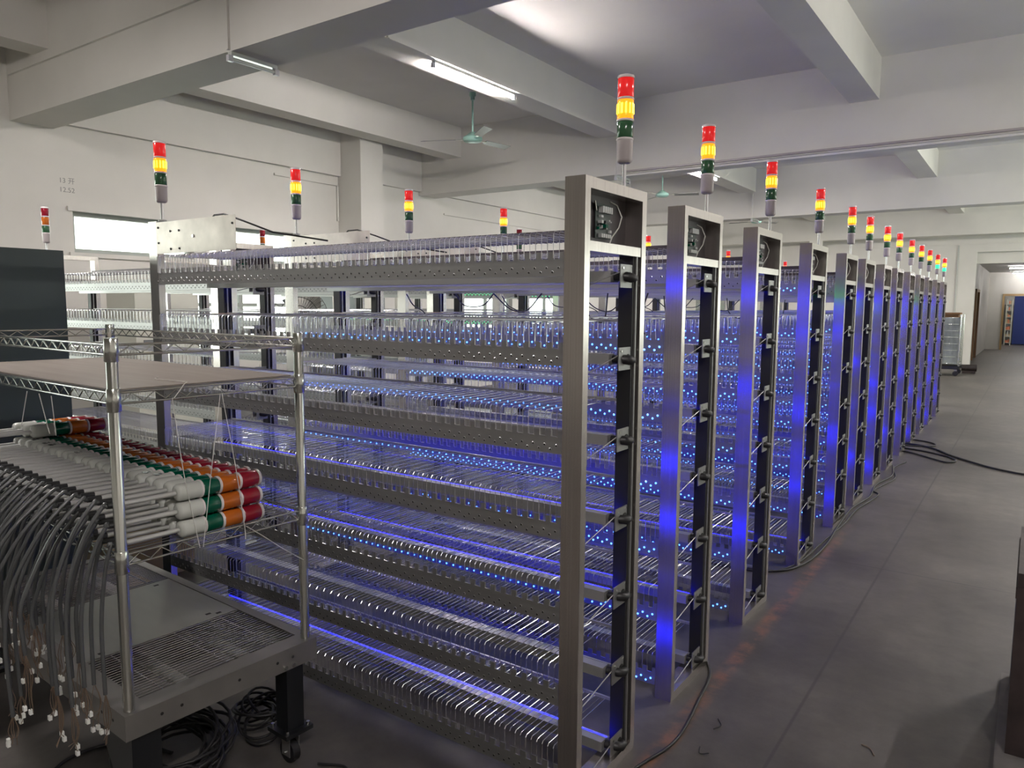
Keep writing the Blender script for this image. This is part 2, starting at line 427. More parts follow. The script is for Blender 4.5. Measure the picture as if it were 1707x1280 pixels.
# conduits
def conduit(pts, r, label, m='paint'):
    b = MB()
    for p, q in zip(pts[:-1], pts[1:]):
        p, q = Vector(p), Vector(q)
        lo = [min(p[i], q[i])-r for i in range(3)]; hi = [max(p[i], q[i])+r for i in range(3)]
        b.box(lo[0], hi[0], lo[1], hi[1], lo[2], hi[2], m)
    return tag(b.build('cable_conduit'), label, 'conduit')
conduit([(-5.12, 3.56, ZB+.02), (-5.12, 3.56, ZC-.02)], .011, 'vertical white conduit on the nearest cross beam above the short unlit lamp')
conduit([(-5.12, 9.92, ZB+.02), (-5.12, 9.92, ZS-.05)], .012, 'vertical white conduit on the second cross beam below the tube lamp beam')
conduit([(-5.12, 16.27, ZB+.02), (-5.12, 16.27, ZS-.05)], .012, 'vertical white conduit on the third cross beam')
conduit([(XL+.08, 3.56, 3.96), (-5.14, 3.56, 3.96)], .016, 'long horizontal conduit along the nearest cross beam, upper left')
conduit([(-5.05, 5.2, 4.48), (-5.05, 5.2, 4.06)], .012, 'short conduit down the beam side at the near end of the lit tube lamp')
conduit([(-5.0, 9.91, 3.53), (XR-.02, 9.91, 3.53)], .012, 'thin pipe along the bottom of the second cross beam above the aisle', 'housing')
conduit([(-5.0, 9.90, 3.47), (XR-.02, 9.90, 3.47)], .012, 'white pipe just under the second cross beam above the aisle')
conduit([(XL+.016, 6.9, 3.43), (XL+.016, 8.05, 3.43), (XL+.016, 8.05, 2.9)], .014, 'bent conduit on the left wall beside the wall column')
conduit([(XL+.015, 10.6, 3.25), (XL+.015, 14.0, 3.25)], .014, 'straight conduit on the left wall above the fourth tower light')
conduit([(-1.78, YF-.012, .05), (-1.78, YF-.012, 3.25)], .016, 'white pipe standing on the far wall behind the wrapped trolley', 'white_plastic')
conduit([(-3.2, YF-.012, .05), (-3.2, YF-.012, 3.25)], .02, 'grey pipe on the far wall behind the far racks', 'paint')

# ceiling fans
def fan(loc, rz, label):
    t = tag(empty('ceiling_fan', loc, rz), label, 'fan', 'pale green ceiling fans')
    h = ZC-loc[2]
    MB().cyl((0, 0, h), (0, 0, h-.05), .045, 'fan_green', 14).cyl((0, 0, h-.05), (0, 0, h-.10), .03, 'fan_green', 14).build('ceiling_rose', t)
    MB().cyl((0, 0, .06), (0, 0, h-.05), .013, 'fan_green', 10).build('down_rod', t)
    MB().tube([(0, 0, .10), (0, 0, .08), (0, 0, .055), (0, 0, .03), (0, 0, 0), (0, 0, -.03), (0, 0, -.045)], [.025, .06, .085, .13, .14, .12, .05], 'fan_green', 24).build('motor', t)
    bl = None
    for k in range(3):
        a = k*2*PI/3
        if bl is None:
            q = MB(); q.box(.12, .26, -.018, .018, -.004, .004, 'chrome')
            q.add([(.24, -.05, .012), (.74, -.065, .016), (.74, .055, -.016), (.24, .045, -.012), (.24, -.05, .018), (.74, -.065, .022), (.74, .055, -.010), (.24, .045, -.006)],
                  [(0, 3, 2, 1), (4, 5, 6, 7), (0, 1, 5, 4), (1, 2, 6, 5), (2, 3, 7, 6), (3, 0, 4, 7)], 'blade')
            me = q.mesh('blade'); bl = me
        o = link('blade', bl, t); o.rotation_euler = (0, 0, a)
    return t
fan((-6.58, 8.42, 3.90), math.radians(84), 'pale green ceiling fan nearest the camera, under the lit tube lamp')
fan((-6.5, 14.7, 3.90), math.radians(20), 'pale green ceiling fan right of the nearest tower light pole')
fan((-6.35, 20.6, 3.90), math.radians(60), 'pale green ceiling fan above the third rack post, farthest away')

# ------------------------------------------------------------------ tower (stack) lights, shared meshes. axis +Z, base of the housing at z=0
def lens_mesh(name, m, z0, h, r=.0265):
    b = MB(); b.tube([(0, 0, z0), (0, 0, z0+.002), (0, 0, z0+h*.5), (0, 0, z0+h-.002), (0, 0, z0+h)], [r-.002, r, r, r, r-.002], m, 20)
    return b.mesh(name)
def ring_mesh(z0, h=.008, m='clear_cap', r=.028):
    b = MB(); b.tube([(0, 0, z0), (0, 0, z0+.0015), (0, 0, z0+h-.0015), (0, 0, z0+h)], [r-.002, r, r, r-.002], m, 20); return b.mesh('ring')
HB, HL = .072, .060
Z1 = HB; Z2 = Z1+HL+.008; Z3 = Z2+HL+.008; Z4 = Z3+HL
ME = {}
q = MB(); q.tube([(0, 0, 0), (0, 0, .004), (0, 0, .012), (0, 0, HB)], [.018, .0235, .026, .0265], 'housing', 20)
q.box(-.0275, -.024, -.006, .006, .02, .05, 'clear_cap'); ME['housing'] = q.mesh('housing')
q = MB(); q.tube([(0, 0, 0), (0, 0, .003), (0, 0, .010), (0, 0, HB)], [.015, .023, .0265, .0265], 'white_plastic', 20)
ME['white_housing'] = q.mesh('housing')
ME['label'] = MB().box(-.012, .012, -.0275, -.0262, .022, .034, 'cable_grey').box(-.012, .004, -.0275, -.0262, .040, .046, 'cable_grey').mesh('print')
ME['g_off'] = lens_mesh('green_lens', 'unlit_green', Z1+.008, HL-.008); ME['g_on'] = lens_mesh('green_lens', 'lit_green', Z1+.008, HL-.008)
ME['r_on'] = lens_mesh('red_lens', 'lit_red', Z3, HL)
def amber(m1, m2):
    b = MB(); r = .0265; z0 = Z2; h = HL
    b.tube([(0, 0, z0), (0, 0, z0+.002), (0, 0, z0+h*.18), (0, 0, z0+h*.82), (0, 0, z0+h-.002), (0, 0, z0+h)], [r-.002, r, r, r, r, r-.002], m1, 20)
    # glowing ribs on the opaque lens, added to imitate its bright yellow core
    for k in range(12):
        a = k*PI/6
        p = Vector((math.cos(a), math.sin(a), 0))*.0232
        b.box(p.x-.004, p.x+.004, p.y-.004, p.y+.004, z0+.016, z0+h-.012, m2)
    return b.mesh('amber_lens')
ME['a_on'] = amber('lit_amber', 'lit_bulb')
ME['a_off'] = lens_mesh('amber_lens', 'lens_orange', Z2, HL)
ME['r_off'] = lens_mesh('red_lens', 'lens_red', Z3, HL)
ME['ring0'] = ring_mesh(Z1); ME['ring1'] = ring_mesh(Z2-.008); ME['ring2'] = ring_mesh(Z3-.008)
q = MB(); q.tube([(0, 0, Z4), (0, 0, Z4+.008), (0, 0, Z4+.012)], [.028, .0275, .018], 'clear_cap', 20); ME['cap'] = q.mesh('cap')
q = MB(); q.cyl((0, 0, -.085), (0, 0, 0), .0065, 'wire', 12); q.cyl((0, 0, -.085), (0, 0, -.078), .018, 'gutter', 12); ME['pole'] = q.mesh('pole')
q = MB(); q.cyl((0, 0, -.17), (0, 0, 0), .0075, 'tube_alu', 10); ME['long_tube'] = q.mesh('tube')
def tower(parent, loc, state='on'):
    t = link('tower_light', ME['housing'], parent, loc)
    link('pole', ME['pole'], t)
    link('green_lens', ME['g_on'] if state == 'green' else ME['g_off'], t)
    link('amber_lens', ME['a_off'] if state == 'off' else ME['a_on'], t)
    link('red_lens', ME['r_off'] if state == 'off' else ME['r_on'], t)
    link('ring', ME['ring0'], t); link('ring', ME['ring1'], t); link('ring', ME['ring2'], t); link('cap', ME['cap'], t)
    return t

# ------------------------------------------------------------------ racks
RL, RD, RH, PW = 2.36, .42, 1.982, .070
PITCH = .0428; NN = 52; XS = -.085
ZW = [1.822-.2727*k for k in range(7)]
def frame_mesh():
    # end frame of box section; local x from -PW to 0
    b = MB(); e = .001
    b.box(-PW, 0, 0, .032, 0, RH, 'steel')
    b.box(-PW, 0, RD-.032, RD, 0, RH, 'steel')
    b.box(-PW, 0, .032, RD-.032, RH-.034, RH, 'steel')
    b.box(-PW, 0, .032, RD-.032, 0.0, .034, 'steel')
    return b.mesh('end_frame')
def bar_mesh():
    return MB().box(-PW+.004, -.002, .032, RD-.032, 1.765, 1.795, 'steel').mesh('crossbar')
def duct_mesh():
    b = MB(); b.box(-PW+.006, -.012, RD-.070, RD-.032, .034, RH-.2, 'dark_hole')
    b.box(-.012, -.006, RD-.056, RD-.048, .034, RH-.2, 'steel_plate'); return b.mesh('cable_duct')
def comb_mesh():
    # tier plate at y=0, z relative to the wire level
    b = MB(); z0 = -.133
    x1, x0 = -PW-.002, -RL+PW+.002
    b.box(x0, x1, .001, .0035, z0, z0+.052, 'steel_plate')
    b.box(x0, x1, .0035, .02, z0, z0+.003, 'steel_plate')
    for i in range(NN+1):
        c = XS-PITCH*i+PITCH*.5-.0107
        a, d = c-.0107, c+.0107
        if d > x1: d = x1
        if a < x0: a = x0
        if d-a > .002: b.box(a, d, .001, .0035, z0+.052, z0+.073, 'steel_plate')
    for i in range(NN):
        x = XS-PITCH*i-.005
        for (xx, zz) in ((x, z0+.026), (x-PITCH/2, z0+.013)):
            n = 8
            ring = [(xx+math.cos(2*PI*k/n)*.0044, .0002, zz+math.sin(2*PI*k/n)*.0044) for k in range(n)]
            inn = [(xx+math.cos(2*PI*k/n)*.0034, -.0004, zz+math.sin(2*PI*k/n)*.0034) for k in range(n)]
            b.add(ring+inn, [(k, (k+1) % n, n+(k+1) % n, n+k) for k in range(n)], 'wire')
            b.add(inn, [tuple(range(n))], 'dark_hole')
    return b.mesh('comb_plate')
def hairpin(b, x, m='wire', r=.0014, n=4):
    h = .0107; zf = -.133+.055
    pts = [(x-h, RD-.055, .002), (x-h, .004, .002), (x-h, -.003, -.006), (x-h, -.003, zf), (x+h, -.003, zf), (x+h, -.003, -.006), (x+h, .004, .002), (x+h, RD-.055, .002)]
    b.tube(pts, r, m, n, False, smooth=False)
def gutter_mesh():
    b = MB(); z = -.125
    b.prism([(.262, z-.018), (.318, z-.018), (.318, z+.008), (.300, z+.018), (.262, z+.018)], 'x', -RL+.05, -.05, 'gutter')
    b.box(-RL+.05, -.05, .318, .326, z+.008, z+.0095, 'gutter')  # lip added to keep the rear strip's light off the ceiling
    return b.mesh('gutter')
def strip_mesh(m, top=True):
    b = MB(); z = -.125
    b.box(-RL+.075, -.055, .319, .3215, z-.006, z+.006, m)
    if m == 'strip_blue' and top: b.box(-RL+.075, -.055, .302, .312, z+.0125, z+.0150, m)
    return b.mesh('led_strip')
def rail_mesh():
    return MB().box(-RL+PW, -PW, RD-.06, RD-.052, -.003, .007, 'gutter').mesh('rear_rail')
def duct2_mesh():
    return MB().box(-RL+PW, -PW, RD-.06, RD-.045, .004, .045, 'rail_dark').box(-RL+PW, -PW, RD-.0615, RD-.06, .02, .024, 'gutter').mesh('wiring_duct')
def brace_mesh():
    b = MB(); b.tube([(-.03, .03, -.17), (-.015, RD-.07, -.09)], .0022, 'steel_plate', 4, smooth=False); return b.mesh('brace_rod')
def bracket_mesh():
    b = MB(); z = -.125
    b.box(-.018, -.014, RD-.155, RD-.028, z-.036, z+.040, 'steel_plate')
    for (y, zz) in ((RD-.14, z+.028), (RD-.04, z+.028), (RD-.04, z-.026)):
        b.cyl((-.014, y, zz), (-.011, y, zz), .004, 'chrome', 8)
    b.cyl((-.014, RD-.09, z), (-.0125, RD-.09, z), .017, 'dark_hole', 14)
    return b.mesh('bracket')
def plug_mesh():
    b = MB(); z = -.125
    b.tube([(-.05, .29, z), (-.01, .30, z), (.002, .315, z-.004), (.0, .335, z-.004), (-.02, .352, z-.01), (-.04, .36, z-.05)], [.014, .016, .016, .014, .008, .006], 'black_plastic', 8)
    return b.mesh('cable_plug')
def led_mesh(m, idx):
    b = MB(); z0 = -.133
    for i in idx:
        x = XS-PITCH*(i//2)-.005
        xx, zz = (x, z0+.026) if i % 2 == 0 else (x-PITCH/2, z0+.013)
        n = 8
        a = [(xx+math.cos(2*PI*k/n)*.0040, -.0006, zz+math.sin(2*PI*k/n)*.0040) for k in range(n)]
        c = [(xx+math.cos(2*PI*k/n)*.0026, -.0036, zz+math.sin(2*PI*k/n)*.0026) for k in range(n)]
        b.add(a+c, [(k, (k+1) % n, n+(k+1) % n, n+k) for k in range(n)], m)
        b.add(c, [tuple(range(n))], m)
    return b.mesh('indicator_led')
RM = dict(frame=frame_mesh(), bar=bar_mesh(), duct=duct_mesh(), comb=comb_mesh(), gutter=gutter_mesh(), rail=rail_mesh(), duct2=duct2_mesh(), brace=brace_mesh(), bracket=bracket_mesh(), plug=plug_mesh(),
          s_blue=strip_mesh('strip_blue'), s_rear=strip_mesh('strip_blue', False), s_dim=strip_mesh('strip_dim'), s_green=strip_mesh('strip_green'))
q = MB(); q.box(-PW+.004, -PW+.006, .032, RD-.032, 1.795, RH-.034, 'inner_steel')
n8 = 10; q.add([(-PW+.0065, .075+math.cos(2*PI*k/n8)*.008, 1.88+math.sin(2*PI*k/n8)*.012) for k in range(n8)], [tuple(range(n8))], 'chrome'); RM['panel'] = q.mesh('back_panel')
q = MB(); q.box(-PW+.012, -PW+.014, .165, .265, 1.815, 1.925, 'pcb')
random.seed(11)
for k in range(5): q.box(-PW+.014, -PW+.030, .185+k*.014, .195+k*.014, 1.895, 1.915, 'chip')
for k in range(5): q.box(-PW+.014, -PW+.026, .185+k*.014, .195+k*.014, 1.818, 1.830, 'chip')
for k in range(16):
    yy, zz = random.uniform(.17, .25), random.uniform(1.835, 1.885)
    q.box(-PW+.014, -PW+.014+random.uniform(.004, .016), yy, yy+random.uniform(.005, .014), zz, zz+random.uniform(.004, .012), random.choice(['chip', 'black_plastic', 'lens_green', 'chip']))
q.tube([(-PW+.014, .17, 1.90), (-PW+.014, .16, 1.93)], .003, 'chrome', 6)
RM['pcb'] = q.mesh('circuit_board')
q = MB(); q.tube([(-.05, .25, 1.935), (-.04, .28, 1.925), (-.03, .295, 1.89), (-.035, .285, 1.855), (-.045, .26, 1.825), (-.05, .25, 1.80)], .0022, 'string', 6); RM['ctrl'] = q.mesh('control_cable')
q = MB(); q.box(-RL+PW, -RL+PW+.61, -.003, -.0005, 1.83, 1.975, 'cover_steel')
for (x, z) in ((.02, 1.95), (.02, 1.88), (.59, 1.94), (.12, 1.93), (.19, 1.93), (.12, 1.85), (.19, 1.85)):
    q.cyl((-RL+PW+x, -.003, z), (-RL+PW+x, -.006, z), .005, 'dark_hole', 8)
q.cyl((-RL+PW+.30, -.003, 1.90), (-RL+PW+.30, -.007, 1.90), .007, 'chrome', 10)
RM['cover'] = q.mesh('cover_plate')
q = MB(); q.tube([(-RL+PW+.40, .02, 1.965), (-RL+PW+.43, .02, 1.985), (-RL+PW+.5, .02, 1.985), (-RL+PW+.62, .03, 1.95), (-RL+PW+.75, .08, 1.90), (-RL+PW+.95, .2, 1.865)], .004, 'cable', 6); RM['lead'] = q.mesh('power_lead')
RM['hang'] = []
for (xs, zs_) in (([-.30, -.33, -.36, -.30], [1.66, 1.58, 1.52, 1.47]), ([-.62, -.60, -.52, -.50], [1.66, 1.56, 1.53, 1.66]), ([-1.15, -1.05, -.95, -.86], [1.66, 1.585, 1.575, 1.66]), ([-1.15, -1.22, -1.34, -1.40], [1.66, 1.60, 1.60, 1.66]), ([-1.75, -1.70, -1.62, -1.58], [1.66, 1.60, 1.56, 1.48])):
    q = MB(); P_ = [(x, .34, z) for x, z in zip(xs, zs_)]
    P_ = [Vector(p) for p in P_]; P_ = [P_[0]*2-P_[1]]+P_+[P_[-1]*2-P_[-2]]; o_ = []
    for i_ in range(1, 4):
        for k_ in range(5):
            t_ = k_/5; a, b_, c, d = P_[i_-1], P_[i_], P_[i_+1], P_[i_+2]
            o_.append(.5*((2*b_)+(c-a)*t_+(2*a-5*b_+4*c-d)*t_*t_+(3*b_-a-3*c+d)*t_**3))
    o_.append(P_[-2]); q.tube(o_, .0035, 'cable', 6); RM['hang'].append(q.mesh('hanging_lead'))
HP_ONE = MB(); hairpin(HP_ONE, 0); RM['pin'] = HP_ONE.mesh('hairpin_wire')
def pins_mesh(skip=()):
    b = MB()
    for k in range(7):
        for i in range(NN):
            if (k, i) in skip: continue
            o = len(b.v)
            hairpin(b, XS-PITCH*i-.0107)
            for j in range(o, len(b.v)):
                v = b.v[j]; b.v[j] = (v[0], v[1], v[2]+ZW[k])
    return b.mesh('hairpin_wire')
RM['pins_all'] = pins_mesh()
near_pins = [(k, i) for i in range(15) for k in range(7)][:100]
RM['pins_rest'] = pins_mesh(set(near_pins))
led_all = {c: led_mesh(c, range(2*NN-2)) for c in ('led_blue', 'led_green')}
def led_stuff(cols, skip=()):
    b = MB()
    for k, c in enumerate(cols):
        if not c: continue
        idx = [i for i in range(2*NN-2) if (k, i) not in skip]
        m = led_mesh(c, idx)
        o = len(b.v)
        b.add([(v.co.x, v.co.y, v.co.z+ZW[k]) for v in m.vertices], [tuple(p.vertices) for p in m.polygons], c)
        bpy.data.meshes.remove(m)
    return b.mesh('indicator_led')
LED1 = {c: led_mesh(c, [0]) for c in ('led_blue', 'led_green')}

def rack(loc, label, group, leds, strips, split_pins=False, split_leds=False, lights=('on', 'on'), cover=True, far=False):
    t = tag(empty('wire_rack', loc), label, 'rack', group)
    for side in (0, 1):
        fr = link('end_frame', RM['frame'], t, (0, 0, 0) if side == 0 else (-RL+PW, 0, 0))
        link('cable_duct', RM['duct'], fr)
        link('crossbar', RM['bar'], fr)
        if side == 0:
            link('back_panel', RM['panel'], fr); link('circuit_board', RM['pcb'], fr); link('control_cable', RM['ctrl'], fr)
    for k in range(7):
        L = (0, 0, ZW[k])
        link('comb_plate', RM['comb'], t, L)
        g_ = link('gutter', RM['gutter'], t, L)
        if strips[k]:
            link('led_strip', RM['s_'+strips[k]], g_)
        link('bracket', RM['bracket'], g_); link('cable_plug', RM['plug'], g_)
        link('rear_rail', RM['rail'] if k else RM['duct2'], t, L)
        link('brace_rod', RM['brace'], t, L)
    if split_pins:
        for (k, i) in near_pins: link('hairpin_wire', RM['pin'], t, (XS-PITCH*i-.0107, 0, ZW[k]))
        o = link('hairpin_wire', RM['pins_rest'], t); o['kind'] = 'stuff'
    else:
        o = link('hairpin_wire', RM['pins_all'], t); o['kind'] = 'stuff'
    if any(leds):
        skip = set()
        if split_leds:
            act = [k for k in range(7) if leds[k]]
            for i in range(2*NN-2):
                for k in act:
                    if len(skip) < 100: skip.add((k, i))
            for (k, i) in sorted(skip):
                x = XS-PITCH*(i//2)-.005
                dx, dz = (0, 0) if i % 2 == 0 else (-PITCH/2, -.013)
                link('indicator_led', LED1[leds[k]], t, (-PITCH*(i//2)+dx, 0, ZW[k]+dz))
        o = link('indicator_led', led_stuff(leds, skip), t); o['kind'] = 'stuff'
    if lights[0]: tower(t, (-.04, .325, RH+.085), lights[0])
    if lights[1]: tower(t, (-RL+PW+.02, -.01+.03, RH+.085), lights[1])
    if cover:
        link('cover_plate', RM['cover'], t); link('power_lead', RM['lead'], t)
    if not far:
        for h_ in RM['hang']: link('hanging_lead', h_, t)
    return t
XRK = -1.11
YS = [1.94, 2.726, 3.633, 4.69, 5.69, 6.42, 7.3, 8.05, 8.95, 9.8, 10.65, 11.6, 12.55]
ordn = ['nearest', 'second', 'third', 'fourth', 'fifth', 'sixth', 'seventh', 'eighth', 'ninth', 'tenth', 'eleventh', 'twelfth', 'farthest']
B_, D_, G_ = 'blue', 'dim', 'green'
Q_ = 'rear'
stripsets = [[Q_, None, D_, B_, B_, D_, B_], [Q_, None, Q_, None, None, B_, None], [Q_, Q_, None, B_, None, B_, D_], [G_, Q_, None, D_, Q_, None, B_], [Q_, None, Q_, None, D_, B_, None]]
lb, lg = 'led_blue', 'led_green'
ledsets = [[None]*7, [None, lb, lb, lb, lb, lb, lb], [None, lb, lb, lb, lb, lb, lb], [lb, lb, lb, lb, lb, lb, lb], [None, lb, lb, lb, lb, lb, lb],
           [lg, None, lb, lb, lb, lb, lb]]
for i, y in enumerate(YS):
    if i == 0: lab = 'nearest stainless wire rack, its comb plate holes dark and unlit'
    elif i == 12: lab = 'farthest stainless wire rack, the last one before the wrapped trolley'
    else: lab = '%s stainless wire rack counted from the camera along the aisle, blue lit' % ordn[i]
    ss = stripsets[i % 5]
    rack((XRK if i else -1.098, y, 0), lab, 'stainless wire racks along the aisle', ledsets[i if i < 6 else (5 if i % 2 else 3)], ss,
         split_pins=(i == 0), split_leds=(i in (1, 2)), far=(i in (0,) or i > 4), lights=('on' if i < 11 else 'green', 'on' if i not in (6, 8) else 'green'), cover=i < 5)
farlab = ['unlit tower light above the dark cabinet', 'tower light hidden', 'red tower light beside the second window', 'dim tower light left of the fourth', 'green plates at the top']
YC2 = [2.74, 3.75, 4.75, 5.75, 6.75]
for i, y in enumerate(YC2):
    lab = ['wire rack behind the dark cabinet with an unlit tower light', 'second wire rack of the back column beyond the dark cabinet', 'third wire rack of the back column, glimpsed between the tiers',
           'fourth wire rack of the back column with green indicators', 'last wire rack of the back column with green indicators'][i]
    rack((-4.13, y, 0), lab, 'wire racks of the back column', [None, None, lg if i >= 3 else None, None, None, None, None] if i < 3 else [lg, lg, lg, None, None, None, None],
         [None]*7 if i < 2 else [G_ if i > 2 else None, None, None, D_, None, None, None], lights=('off' if i in (3,) else None, 'off' if i in (0, 2) else None), cover=False, far=True)

# ------------------------------------------------------------------ chrome wire shelving unit on the wheeled platform (left foreground)
SO = (-2.033, 1.022, 0); SRZ = -0.05
def S(a, b, z):   # shelf-local to world
    c, s_ = math.cos(SRZ), math.sin(SRZ)
    return Vector((SO[0]+a*c-b*s_, SO[1]+a*s_+b*c, z))
SW, SD = -1.36, .60
unit = tag(empty('wire_shelf', SO, SRZ), 'chrome wire shelving unit standing on the wheeled steel platform, holding the tower lights', 'shelf')
for (x, y) in ((0, 0), (0, SD), (SW, 0), (SW, SD)):
    b = MB(); b.tube([(x, y, .452), (x, y, 1.505), (x, y, 1.507), (x, y, 1.5075)], [.0155, .0155, .0145, .010], 'chrome', 20)
    p = b.build('post', unit)
    for z in (.885, 1.338, 1.475):
        b = MB(); b.tube([(x, y, z-.032), (x, y, z-.03), (x, y, z+.03), (x, y, z+.032)], [.0175, .0192, .0183, .017], 'chrome', 20)
        b.build('collar', p)
    for zz in range(1): pass
def rim(z, h, deck, dz=.002):
    b = MB()
    for (p, q) in (((0, 0), (0, SD)), ((0, SD), (SW, SD)), ((SW, SD), (SW, 0)), ((SW, 0), (0, 0))):
        P = Vector((*p, z)); Q = Vector((*q, z)); d = (Q-P).normalized(); P = P+d*.018; Q = Q-d*.018
        b.tube([P, Q], .0034, 'chrome', 8); b.tube([P-Vector((0, 0, h)), Q-Vector((0, 0, h))], .0034, 'chrome', 8)
        L = (Q-P).length; nn = int(round(L/.034)); 
        if nn % 2: nn += 1
        pts = [P+(Q-P)*(i/nn)-Vector((0, 0, .003 if i % 2 else h-.003)) for i in range(nn+1)]
        b.tube(pts, .002, 'chrome', 5)
    r = b.build('shelf_rim', unit)
    if deck:
        b = MB()
        for i in range(1, 55): b.tube([(SW*i/55, .004, z+dz), (SW*i/55, SD-.004, z+dz)], .0017, 'rod_grey', 5)
        for y in (.2, .4): b.tube([(-.01, y, z+dz-.005), (SW+.01, y, z+dz-.005)], .003, 'rod_grey', 6)
        o = b.build('wire_deck', r)
    return r
rim(1.488, .027, False); rim(1.357, .03, True); rim(.903, .03, True, -.0055)
tag(MB().box(SW+.026, -.026, .012, SD-.012, 1.3612, 1.365, 'board').build('shelf_board', None), 'grey-brown sheet lying on the upper shelf of the chrome wire unit', 'sheet')
for q in [x for x in bpy.data.objects if x.name.startswith('shelf_board') and x.parent is None]: q.location = SO; q.rotation_euler = (0, 0, SRZ); q.name = 'cover_sheet'

# platform
pf = tag(empty('wheeled_platform', SO, SRZ), 'low stainless platform with grilles and a plate top under the chrome shelving unit', 'platform')
PX0, PX1, PY0, PY1 = -1.42, .026, -.024, .628
b = MB()
b.box(PX0, PX1, PY0, .05, .447, .450, 'platform'); b.box(PX0, PX1, .592, PY1, .447, .450, 'platform')
b.box(-.045, PX1, .05, .592, .447, .450, 'platform'); b.box(PX0, -1.37, .05, .592, .447, .450, 'platform')
b.build('top_frame', pf)
b = MB(); t_ = .003
b.box(PX1-t_, PX1, PY0, PY1, .375, .447, 'platform'); b.box(PX0, PX0+t_, PY0, PY1, .375, .447, 'platform')
b.box(PX0+t_, PX1-t_, PY0, PY0+t_, .375, .447, 'platform'); b.box(PX0+t_, PX1-t_, PY1-t_, PY1, .375, .447, 'platform')
for (y) in (.08, .14, .33, .47, .53):
    b.cyl((PX1, y, .415), (PX1+.0006, y, .415), .005, 'dark_hole', 10)
for (x) in (-.05, -.12): b.cyl((x, PY0, .415), (x, PY0-.0006, .415), .005, 'dark_hole', 10)
for y in (.50, .53): b.cyl((PX1, y, .388), (PX1+.006, y, .388), .007, 'chrome', 8)
b.build('skirt', pf)
b = MB(); b.box(-.915, -.405, .052, .59, .445, .4485, 'sheet')
for (x, y) in ((-.43, .11), (-.45, .50), (-.43, .53), (-.88, .52), (-.86, .12)): b.tube([(x, y, .4485), (x, y+.014, .4485)], .0, 'dark_hole', 4) if False else b.box(x-.007, x+.007, y-.01, y+.01, .4484, .4488, 'dark_hole')
b.build('top_plate', pf)
for (xa, xb) in ((-.40, -.05), (-1.365, -.92)):
    b = MB(); k = int((xb-xa)/.0165)
    for i in range(k+1):
        x = xa+(xb-xa)*i/k; b.tube([(x, .045, .444), (x, .597, .444)], .0019, 'wire', 5)
    for y in (.13, .345, .52): b.tube([(xa-.005, y, .4395), (xb+.005, y, .4395)], .0026, 'wire', 5)
    b.build('grille', pf)
b = MB()
for y in (.21, .43): b.box(PX0+.01, PX1-.01, y, y+.042, .385, .40, 'sheet')
b.build('cross_member', pf)
for (x, y, w) in ((-.005, .545, .066), (.005, .02, .085), (-1.37, .545, .066), (-1.38, .02, .085)):
    b = MB(); xa = x-w if x > -1 else x; 
    b.box(xa, xa+w, y-.02, y-.02+w, .135, .375, 'leg_black')
    lg_ = b.build('leg', pf)
    cx, cy = xa+w/2, y-.02+w/2
    b = MB(); b.box(cx-.055, cx+.055, cy-.055, cy+.055, .120, .135, 'leg_black')
    for sx in (-.042, .042):
        for sy in (-.042, .042): b.cyl((cx+sx, cy+sy, .135), (cx+sx, cy+sy, .146), .007, 'chrome', 6)
    b.build('foot_plate', lg_)
    b = MB(); b.box(cx-.03, cx+.03, cy-.03, cy+.03, .108, .1195, 'gutter')
    b.box(cx-.024, cx+.02, cy-.021, cy-.018, .03, .108, 'rod_grey'); b.box(cx-.024, cx+.02, cy+.018, cy+.021, .03, .108, 'rod_grey')
    b.cyl((cx-.005, cy-.026, .042), (cx-.005, cy+.026, .042), .006, 'chrome', 8)
    b.tube([(cx-.005, cy-.014, .042), (cx-.005, cy+.014, .042)], .040, 'black_plastic', 24)
    b.box(cx-.075, cx-.03, cy-.012, cy+.012, .1, .104, 'chrome')
    b.build('caster', lg_)
# gusset plate on the nearest leg
MB().prism([(-.22, .375), (-.08, .375), (-.08, .16)], 'y', .0, .006, 'leg_black').build('gusset', pf)

# ------------------------------------------------------------------ loose tower lights piled on the lower shelf, cables hanging over the front
def sag(pts, n=5):
    P = [Vector(p) for p in pts]; P = [P[0]*2-P[1]]+P+[P[-1]*2-P[-2]]; out = []
    for i in range(1, len(P)-2):
        for k in range(n):
            t = k/n; a, b_, c, d = P[i-1], P[i], P[i+1], P[i+2]
            out.append(.5*((2*b_)+(c-a)*t+(2*a-5*b_+4*c-d)*t*t+(3*b_-a-3*c+d)*t**3))
    out.append(P[-2]); return out
def lay(a, z, by=.178, layer=0, idx=0, top=False):
    return
names_layer = ['bottom', 'middle', 'top']
def place_num(i):
    w = ['first', 'second', 'third', 'fourth', 'fifth', 'sixth', 'seventh', 'eighth', 'ninth', 'tenth', 'eleventh', 'twelfth', 'thirteenth', 'fourteenth', 'fifteenth', 'sixteenth', 'seventeenth', 'eighteenth', 'nineteenth', 'twentieth',
         'twenty-first', 'twenty-second', 'twenty-third', 'twenty-fourth', 'twenty-fifth', 'twenty-sixth']
    return w[i]
random.seed(21)
